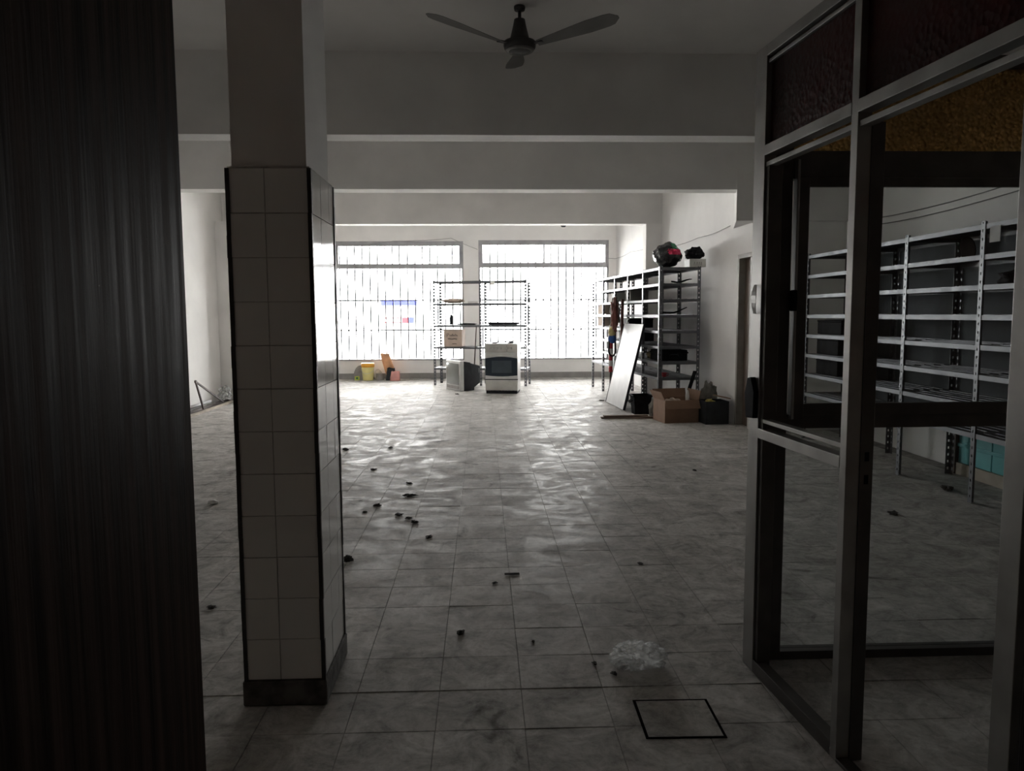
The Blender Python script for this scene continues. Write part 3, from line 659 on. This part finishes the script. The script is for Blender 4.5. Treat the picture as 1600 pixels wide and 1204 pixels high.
# ------------------------------------------------------------------ things on and around the long rack
tb = tag(MB().blob((0, 0, .16), (.18, .25, .17), .2, 2.4, 11, 4, 0.0).build('bin_bag', M_blackg, None, True, 0, run(3.93, .17, H8[7] + .009), 0), 'shiny black bin bag with green and red print on top of the long rack', 'bag')
# printed patches: shrink onto the bag's camera-side surface, a hair proud of it
me = tb.data
def patch(nm, m, test):
    src = [p for p in me.polygons if test(p.center)]
    idx = {}; vs = []; fs = []
    for p in src:
        q = []
        for vi in p.vertices:
            if vi not in idx: idx[vi] = len(vs); vs.append(me.vertices[vi].co + me.vertices[vi].normal * .0025)
            q.append(idx[vi])
        fs.append(tuple(q))
    if not fs: return
    mm = bpy.data.meshes.new(nm); mm.from_pydata([tuple(p) for p in vs], [], fs); link(nm, mm, m, tb)
patch('red_print', M_pink, lambda c_: c_.y < -.05 and -.04 < c_.x < .17 and .155 < c_.z < .235)
patch('green_print', M_green, lambda c_: c_.y < -.02 and .03 < c_.x < .17 and .24 < c_.z < .32)
one('black_jacket', 'black jacket heaped on the white carton on the long rack', 'jacket', MB().blob((0, 0, .075), (.115, .19, .09), .3, 1.8, 21, 4, 0), M_black, run(3.94, .56, H8[7] + .122), 0, smooth=True)
wc = tag(empty('white_carton', run(3.98, .56, H8[7] + .009), R(4)), 'low white carton with black lettering beneath the black jacket', 'carton')
box(-.115, .115, -.11, .11, 0, .11).build('body', M_offw, wc, bevel=.004)
for k, (a, c_) in enumerate(((-.06, -.035), (-.02, 0), (.01, .03), (.04, .055))): MB().bar((a, -.1105, .02), ((a + c_) / 2, -.1105, .07), .006, .002).bar((c_, -.1105, .02), ((a + c_) / 2, -.1105, .07), .006, .002).build('letter', M_ink, wc)
def strap(label, x0, y0, x1, y1, z, up, seed):
    pts = [(*run(x0 + (x1 - x0) * t, y0 + (y1 - y0) * t)[:2], z + .024 + up * (t ** 2) + .01 * math.sin(t * 7 + seed)) for t in [k / 8 for k in range(9)]]
    one('strap', label, 'strap', MB().tube(pts, [.012, .014, .012, .014, .012, .012, .010, .008, .006], 6), M_black, group='black straps on the long rack')
strap('black strap sticking up on a middle shelf of the long rack', 3.95, .08, 4.08, .42, H8[4], .07, 1)
strap('black strap sticking up on the second highest shelf of the long rack', 3.9, .25, 4.08, .48, H8[6], .03, 2)
cs = tag(empty('black_case', run(3.80, .26, H8[1] + .009), RZ1 + math.pi / 2), 'black plastic case on a low shelf of the long rack', 'case')
box(-.20, .20, -.22, .22, 0, .15).build('body', M_black, cs, bevel=.012); box(-.21, .21, -.23, .23, .10, .12).build('rim', M_black, cs, bevel=.006)
MB().tube([(-.06, -.23, .07), (-.055, -.25, .09), (.055, -.25, .09), (.06, -.23, .07)], .007, 6).build('handle', M_dark, cs)
one('camouflage_bag', 'camouflage cloth bag stuffed on a low shelf of the long rack', 'bag', MB().blob((0, 0, .06), (.058, .085, .055), .4, 2.4, 31, 4, 0), M_camo, run(3.46, .125, H8[1] + .009), RZ1, smooth=True)
rc = tag(empty('red_cup', run(4.10, .10, H8[0] + .009)), 'small red cup at the end of the lowest rack shelf', 'cup')
MB().lathe([(.028, 0), (.038, .06), (.036, .06), (.027, .004), (.01, .004)], 18).build('body', M_redm, rc, True); MB().tube([(.036, 0, .05), (.06, 0, .045), (.058, 0, .02), (.032, 0, .015)], .005, 6).build('handle', M_redm, rc)
def kit(label, x, y, h_, sx, sy, sz, m, name='storage_box', cat='box'):
    r = tag(empty(name, run(x, y, h_ + .009), RZ1), label, cat); box(-sx / 2, sx / 2, -sy / 2, sy / 2, 0, sz).build('body', m, r, bevel=.006); box(-sx / 2 - .004, sx / 2 + .004, -sy / 2 - .004, sy / 2 + .004, sz - .03, sz + .003).build('lid', m, r, bevel=.004)
kit('dark box on the rack shelf behind the leaning white board', 2.05, .28, H8[3], .55, .40, .15, M_dark)
kit('dark crate on the rack shelf under the dark box', 2.05, .28, H8[2], .6, .42, .16, M_dark)
kit('pale carton on an upper shelf at the window end of the long rack', .45, .2, H8[4], .38, .3, .19, M_cardp)
kit('beige carton one shelf below the pale carton', .42, .2, H8[3], .36, .3, .17, M_cardp)
kit('grey carton on the second highest shelf of the long rack', 2.0, .30, H8[5], .3, .3, .17, M_stone)
kit('white parcel standing on the third highest shelf of the long rack', 1.2, .22, H8[5], .26, .22, .15, M_offw, 'parcel', 'parcel')
one('brown_hose_bundle', 'brown bundle of hoses hanging on the face of the long rack', 'bundle', MB().blob((0, 0, 0), (.055, .075, .24), .5, 2.6, 41, 4), M_maroon, run(2.44, -.185, 1.37), 0, smooth=True)
one('beige_cloth_bundle', 'beige cloth bundle hanging beside the brown hoses', 'bundle', MB().blob((0, 0, 0), (.07, .07, .22), .5, 2.6, 45, 4), M_grey, run(2.20, -.115, 1.42), 0, smooth=True)
bn = tag(empty('hanging_broom', run(2.01, -.11, 0)), 'broom head with straw bristles and blue cloth hanging on the rack', 'broom')
MB().tube([(0, 0, .98), (0, 0, 1.26)], .014).build('handle', M_maroon, bn); MB().blob((0, 0, 1.10), (.06, .05, .09), .3, 3, 51, 3).build('bristles', M_straw, bn, True)
MB().blob((0, 0, .98), (.065, .05, .07), .3, 3, 52, 3).build('blue_cloth', M_blue, bn, True)
b = MB(); b.tube([(-.05, 0, .98)] + [(.055 * math.cos(math.pi + math.pi * k / 10), 0, .80 - .10 * math.sin(math.pi * k / 10)) for k in range(11)] + [(.05, 0, .98)], .014, 8)
b.build('hanging_loop', M_black, bn)
pole = tag(empty('striped_pole', run(1.78, -.075, 0), 0), 'red and white banded pole standing against the long rack', 'pole')
for k in range(8):
    MB().lathe([(.034, 0), (.034, .098)], 12).build('band', M_redm if k % 2 == 0 else M_paper, pole, loc=(0, 0, .42 + .098 * k))
MB().lathe([(.02, 0), (.02, .42)], 10).build('shaft', M_rust, pole)
p2 = tag(MB().tube([(0, 0, .01), (.02, .02, 1.62)], .024, 8).build('wooden_pole', M_maroon, None, True, 0, run(2.42, -.075, 0), RZ1), 'brown wooden pole leaning on the rack next to the hose bundle', 'pole')
# leaning white panel
e1 = Vector((0.065, -1.1, 0)).normalized(); up = Vector((0.29, 0.02, 1.23)).normalized(); nn = e1.cross(up).normalized(); up = nn.cross(e1).normalized()
pn = empty('leaning_whiteboard'); tag(pn, 'large white board leaning against the long rack', 'board')
pn.matrix_world = Matrix((e1, up, nn)).transposed().to_4x4(); pn.location = (1.945, 12.0, 0.012)
box(0, 1.12, 0, 1.26, -.015, .010).build('board', mat('grey_white_laminate', (0.66, 0.66, 0.665), 0.4, var=0.05, spec=0.1), pn, bevel=.003)
box(1.12, 1.135, 0, 1.26, -.02, .015).build('edge_strip', M_dark, pn); box(-.015, 0, 0, 1.26, -.02, .015).build('edge_strip', M_dark, pn)
box(0, 1.12, 0.0, 0.012, -.02, -.015).build('bottom_strip', M_dark, pn)
for hh_ in (.30, .78): box(0.02, 1.10, hh_, hh_ + .008, -.017, -.0145).build('seam', M_stone, pn)
# crate, sack, planks and boxes on the floor
ct = tag(empty('black_crate', (2.195, 10.58, 0), R(4)), 'black plastic tub on the floor at the foot of the rack', 'tub')
b = MB(); prof = [(.105, 0), (.125, .24), (.14, .25), (.142, .272), (.13, .272), (.118, .24), (.10, .012), (.01, .012)]
N = 4
vs = []; sq = [(-1, -1), (1, -1), (1, 1), (-1, 1)]
for r_, z in prof:
    for a, c_ in sq: vs.append((a * r_ * 1.0, c_ * r_ * .9, z))
fs = [(i * 4 + k, i * 4 + (k + 1) % 4, (i + 1) * 4 + (k + 1) % 4, (i + 1) * 4 + k) for i in range(len(prof) - 1) for k in range(4)] + [(3, 2, 1, 0), tuple(4 * (len(prof) - 1) + k for k in range(4))]
b.add(vs, fs).build('tub', M_black, ct, bevel=.008)
for s_ in (-1, 1): MB().tube([(s_ * .13, -.05, .20), (s_ * .165, -.03, .17), (s_ * .165, .03, .17), (s_ * .13, .05, .20)], .01, 6).build('handle', M_black, ct)
one('grey_sack', 'small grey sack slumped between the tub and the open carton', 'sack', MB().blob((0, 0, .10), (.075, .09, .12), .35, 1.8, 61, 4, 0), M_grey, (2.325, 10.30, 0), smooth=True)
one('floor_plank', 'longer dusty brown plank lying flat beside the tub', 'plank', box(-.40, .40, -.045, .045, 0, .022), M_plank, (1.97, 10.13, 0.001), R(-2), bevel=.002)
one('floor_plank', 'dusty brown plank laid across the longer one', 'plank', box(-.30, .30, -.035, .035, 0, .02), M_plank, (1.90, 10.14, 0.024), R(4), bevel=.002)
cb = cbox('open_cardboard_box', 'open brown cardboard box full of papers in front of the rack', 'box', (2.50, 9.84, 0), R(9), .46, .40, .29, M_card, .12, True)
pp = tag(MB().blob((0, 0, 0), (.125, .115, .10), .3, 2.6, 71, 4).build('paper_heap', M_cardp, None, True, 0, (2.455, 9.83, .20), 0), 'crumpled wrapping paper heaped in the open cardboard box', 'paper')
one('cardboard_sheet', 'grey cardboard sheet standing behind the open cardboard box', 'cardboard', MB().prism([(-.16, 0), (.15, 0), (.10, .36), (-.08, .26)], -.004, .004, Matrix.Rotation(R(-10), 4, 'X') @ MY), M_stone, (2.60, 10.24, .002), R(6))
db = cbox('dark_open_box', 'dark open box holding yellow packets beside the brown door', 'box', (2.93, 9.63, 0), R(4), .30, .30, .29, M_dark, 0, True)
one('yellow_packets', 'crumpled yellow packets filling the dark open box', 'packet', MB().blob((0, 0, 0), (.07, .09, .075), .35, 3, 81, 4), mat('yellow_wrapper', (.55, .46, .12), .5, var=.25), (2.885, 9.62, .225), smooth=True)
one('brown_card_flap', 'folded piece of brown card on the dark open box', 'card', MB().obox(Matrix.Translation((0, 0, 0)) @ Matrix.Rotation(R(12), 4, 'Y'), .18, .16, .012), M_card, (3.035, 9.62, .335), R(5))
one('crumpled_bag', 'crumpled pale plastic bag standing behind the dark open box', 'bag', MB().blob((0, 0, .25), (.11, .10, .24), .35, 2.2, 91, 4, 0), M_grey, (2.97, 9.99, .001), smooth=True)
one('white_packet', 'upright white packet poking out of the open cardboard box', 'packet', MB().blob((0, 0, .21), (.028, .045, .18), .25, 2, 93, 3), M_paper, (2.66, 9.87, .01), smooth=True)
one('black_offcut', 'black plank offcut standing behind the boxes', 'offcut', MB().bar((-.10, -.02, .004), (.12, .10, .60), .05, .02), M_black, (2.76, 10.22, .012), 0)

# ------------------------------------------------------------------ things on the rack behind the glass
def gk(label, x, z, sx, sz, m, name='storage_box', cat='box', y=.24, sy=.34):
    r = tag(empty(name, (3.56 + y, 8.40 - x, z + .009), R(-90)), label, cat); box(-sx / 2, sx / 2, -sy / 2, sy / 2, 0, sz).build('body', m, r, bevel=.006)
    box(-sx / 2 - .004, sx / 2 + .004, -sy / 2 - .004, sy / 2 + .004, sz, sz + .018).build('lid', m, r, bevel=.004)
gk('black box on a middle shelf of the rack behind the glass', .45, H8[3], .55, .13, M_black)
gk('black box two shelves above the bottom of the rack behind the glass', .42, H8[2], .5, .15, M_black)
gk('black box on the second lowest shelf of the rack behind the glass', .42, H8[1], .5, .14, M_black)
one('paper_sign', 'pale blank paper sheet fixed to the top shelf behind the glass', 'paper', box(-.001, .001, -.055, .055, -.11, 0), mat('grey_paper', (.5, .5, .49), .8), (3.557, 5.27, 2.03 - .04), 0)
one('crumpled_foil', 'crumpled silver foil on an upper shelf behind the glass', 'foil', MB().blob((0, 0, .05), (.06, .07, .05), .4, 3, 101, 3, 0), M_alu, (3.68, 5.02, H8[5] + .009), smooth=True)
one('black_cloth_heap', 'black cloth heap beside the silver foil behind the glass', 'cloth', MB().blob((0, 0, .04), (.10, .14, .06), .4, 2, 103, 3, 0), M_black, (3.82, 5.38, H8[5] + .009), smooth=True)
one('round_lid', 'dark round lid leaning on the top shelf behind the glass', 'lid', MB().prism([(.10 * math.cos(6.2832 * k / 28), .10 * math.sin(6.2832 * k / 28)) for k in range(28)], -.004, .004, Matrix.Rotation(R(80), 4, 'Y')), mat('brown_lid', (.03, .022, .02), .7, spec=0.01), (3.95, 6.18, H8[6] + .103), 0)
tp = tag(empty('turquoise_panel', (4.13, 5.88, 0.0)), 'turquoise ribbed plastic panel standing on a beige kerb behind the rack', 'panel')
for k in range(5): box(-.02, .012, -.55 + .22 * k, -.55 + .22 * k + .212, .10, 1.55).build('slat', M_teal, tp, bevel=.006)
for zz in (.24, .40, .80, 1.08, 1.36): box(-.03, -.02, -.55, .55, zz, zz + .03).build('cross_rib', M_teal, tp, bevel=.004)
box(-.04, .04, -.58, .54, 0, .10).build('kerb', M_beige, tp); box(-.05, .04, .545, .59, .0, 1.6).build('upright', M_rust, tp)

# ------------------------------------------------------------------ along the side wall by the pillar
rs = tag(empty('steel_rail', (-4.18, 11.5, 0)), 'dark rusty steel rail lying along the side wall', 'rail')
box(-.09, .085, -2.2, 1.2, 0, .012).build('flange', M_rust, rs); box(-.012, .012, -2.2, 1.2, .012, .045).build('web', M_rust, rs)
tb_ = tag(empty('steel_bracket', (-4.12, 11.6, 0)), 'triangular dark steel bracket standing on the rail', 'bracket')
MB().bar((0, -.47, .455), (.02, -.26, .035), .022).build('strut', M_rust, tb_); MB().bar((0, -.47, .455), (.02, .62, .035), .022).build('strut', M_rust, tb_)
MB().lathe([(.022, -.012), (.022, .012)], 12).build('pivot', M_rust, tb_).matrix_local = Matrix.Translation((0, -.47, .455)) @ Matrix.Rotation(R(90), 4, 'Y')
ft = tag(empty('fluorescent_tube', (-4.235, 11.58, .075)), 'white fluorescent tube resting on the steel rail', 'lamp')
MB().tube([(0, -.44, 0), (0, .42, 0)], .024, 14).build('glass_tube', M_tube, ft, True)
for s_ in (-.46, .42): MB().tube([(0, s_, 0), (0, s_ + .02, 0)], .0245, 12).build('end_cap', M_alu, ft)
one('plastic_bag', 'crumpled translucent plastic bag beside the white wall column', 'bag', MB().blob((0, 0, .10), (.085, .11, .12), .4, 2.2, 111, 4, 0), M_film, (-4.14, 12.42, .052), smooth=True)
one('rubble_lump', 'dark lump of rubble next to the plastic bag', 'rubble', MB().blob((0, 0, .05), (.09, .12, .08), .4, 2, 113, 3, 0), M_deb, (-3.90, 12.52, 0), smooth=True)

# ------------------------------------------------------------------ cables
def cable(label, pts, r=.0045):
    P = [Vector(p) for p in pts]; q = []
    for i in range(len(P) - 1):
        for k in range(6):
            t = k / 6; a = P[i].lerp(P[i + 1], t); a.z -= .03 * math.sin(math.pi * t) * (P[i + 1] - P[i]).length / 2; q.append(a)
    q.append(P[-1]); return one('cable', label, 'cable', MB().tube(q, r, 6), M_cable)
cable('grey cable sagging across the top of the window by the bucket', [(-3.07, YW - .012, 2.87), (-1.9, YW - .012, 2.97), (-.665, YW - .012, 3.03), (-.10, YW - .012, 2.79)])
cable('grey cable from the stove window to the side wall', [(2.5, YW - .012, 2.63), (2.89, YW - .02, 2.585), (wx(15.4) - .01, 15.4, 2.62), (wx(13.5) - .01, 13.5, 2.60)])
cable('thin cable along the side wall up to the dropped beam stub', [(wx(13.0) - .008, 13.0, 2.50), (wx(11.1) - .008, 11.1, 2.475), (wx(9.8) - .008, 9.8, 2.50)])
cable('thin cable along the wall above the rack behind the glass', [(XR - .008, 8.8, 2.43), (XR - .008, 6.0, 2.42), (XR - .008, 4.3, 2.40)], .005)
cable('second thin cable just below the first above the glassed-off rack', [(XR - .008, 8.8, 2.36), (XR - .008, 6.0, 2.35), (XR - .008, 4.3, 2.34)], .005)
cl = tag(empty('ceiling_rose', (1.42, 13.55, CEIL)), 'small bare lamp holder hanging near the stove window', 'lamp')
MB().tube([(0, 0, 0), (0, 0, -.50)], .006, 6).build('cord', M_cable, cl); MB().lathe([(.03, -.53), (.045, -.515), (.05, -.50), (.01, -.49)], 16).build('holder', M_dark, cl, True)

# ------------------------------------------------------------------ litter on the floor
one('clear_plastic_bag', 'crumpled clear plastic bag on the tiles near the inspection cover', 'bag', MB().blob((0, 0, .03), (.085, .055, .048), .9, 1.5, 124, 5, -.02, True), M_film, (0.61, 2.93, 0.003), smooth=True)
deb = [(-0.78, 4.31, .028), (-0.108, 3.27, .022), (-1.434, 7.94, .035), (2.837, 5.13, .03), (3.65, 5.82, .05), (-1.315, 3.63, .018), (-0.98, 8.02, .03), (-0.47, 5.09, .028),
       (-0.784, 5.57, .028), (-0.577, 5.86, .03), (-0.85, 5.39, .016), (-0.60, 5.30, .025), (-0.52, 5.2, .02), (0.436, 2.95, .012), (0.50, 2.86, .014), (0.204, 3.17, .010),
       (2.22, 5.63, .02), (-0.46, 13.4, .03), (1.874, 6.68, .02), (0.871, 4.17, .012), (-1.0, 6.9, .022), (-0.35, 4.75, .018), (0.05, 3.9, .012), (-0.62, 6.3, .024), (1.9, 12.2, .03)]
DL = {0: 'rounded dark lump of debris on the tiles beside the pillar', 1: 'dark chip of debris between the pillar and the clear plastic bag', 3: 'dark curled scrap on the floor seen through the glazed screen',
      4: 'dark lump of debris at the foot of the rack behind the glass', 5: 'dark flake of debris between the pillar and the wooden door', 13: 'tiny dark crumb beside the clear plastic bag', 14: 'dark crumb between the clear plastic bag and inspection cover',
      17: 'dark flake of debris in front of the old television', 24: 'dark flake of debris beside the leaning white board'}
for k, (x, y, r_) in enumerate(deb):
    one('debris_lump', DL.get(k, 'small dark lump of debris lying on the open floor tiles'), 'debris',
        MB().blob((0, 0, r_ * .25), (r_ * random.uniform(.8, 1.5), r_ * random.uniform(.6, 1.0), r_ * (.75 if k == 0 else .3)), .8, 1.8, 130 + k, 3, 0), M_deb, (x, y, .0005 if y > OY else -.0025), random.uniform(0, 3), 'debris scattered on the floor')
one('wood_splinter', 'thin dark wood splinter lying across the tiles', 'splinter', box(-.04, .04, -.006, .006, 0, .008), M_deb, (0.146, 4.03, .001), R(3))
one('white_scrap', 'small crumpled white scrap on the floor past the pillar', 'scrap', MB().blob((0, 0, .015), (.04, .03, .02), .5, 3, 170, 2, 0), M_paper, (-2.015, 5.69, .001), smooth=True)

# ------------------------------------------------------------------ outside the windows
struct(box(-40, 40, YW + 0.3, 60, -0.4, -0.25).build('ground_street', M_asph), 'pale street outside the barred windows')
kb = tag(empty('street_kiosk', (-2.62, 24.0, -0.249), 0), 'small white kiosk across the street with blue fascia and red stripes', 'kiosk')
box(-.50, .50, 0, 1.0, 0, 2.05).build('body', M_fac, kb); box(-.52, .52, -.06, 1.02, 1.92, 2.10).build('blue_fascia', M_sign, kb)
for zz in (1.38, 1.52): box(-.50, .12, -.02, 0, zz, zz + .035).build('red_stripe', M_signr, kb)
box(.12, .30, -.02, 0, 1.38, 1.555).build('red_panel', M_signr, kb); box(.30, .50, -.02, 0, 1.38, 1.555).build('blue_panel', M_sign, kb)
box(-.46, .46, -.10, 0, .95, 1.0).build('counter', M_offw, kb)
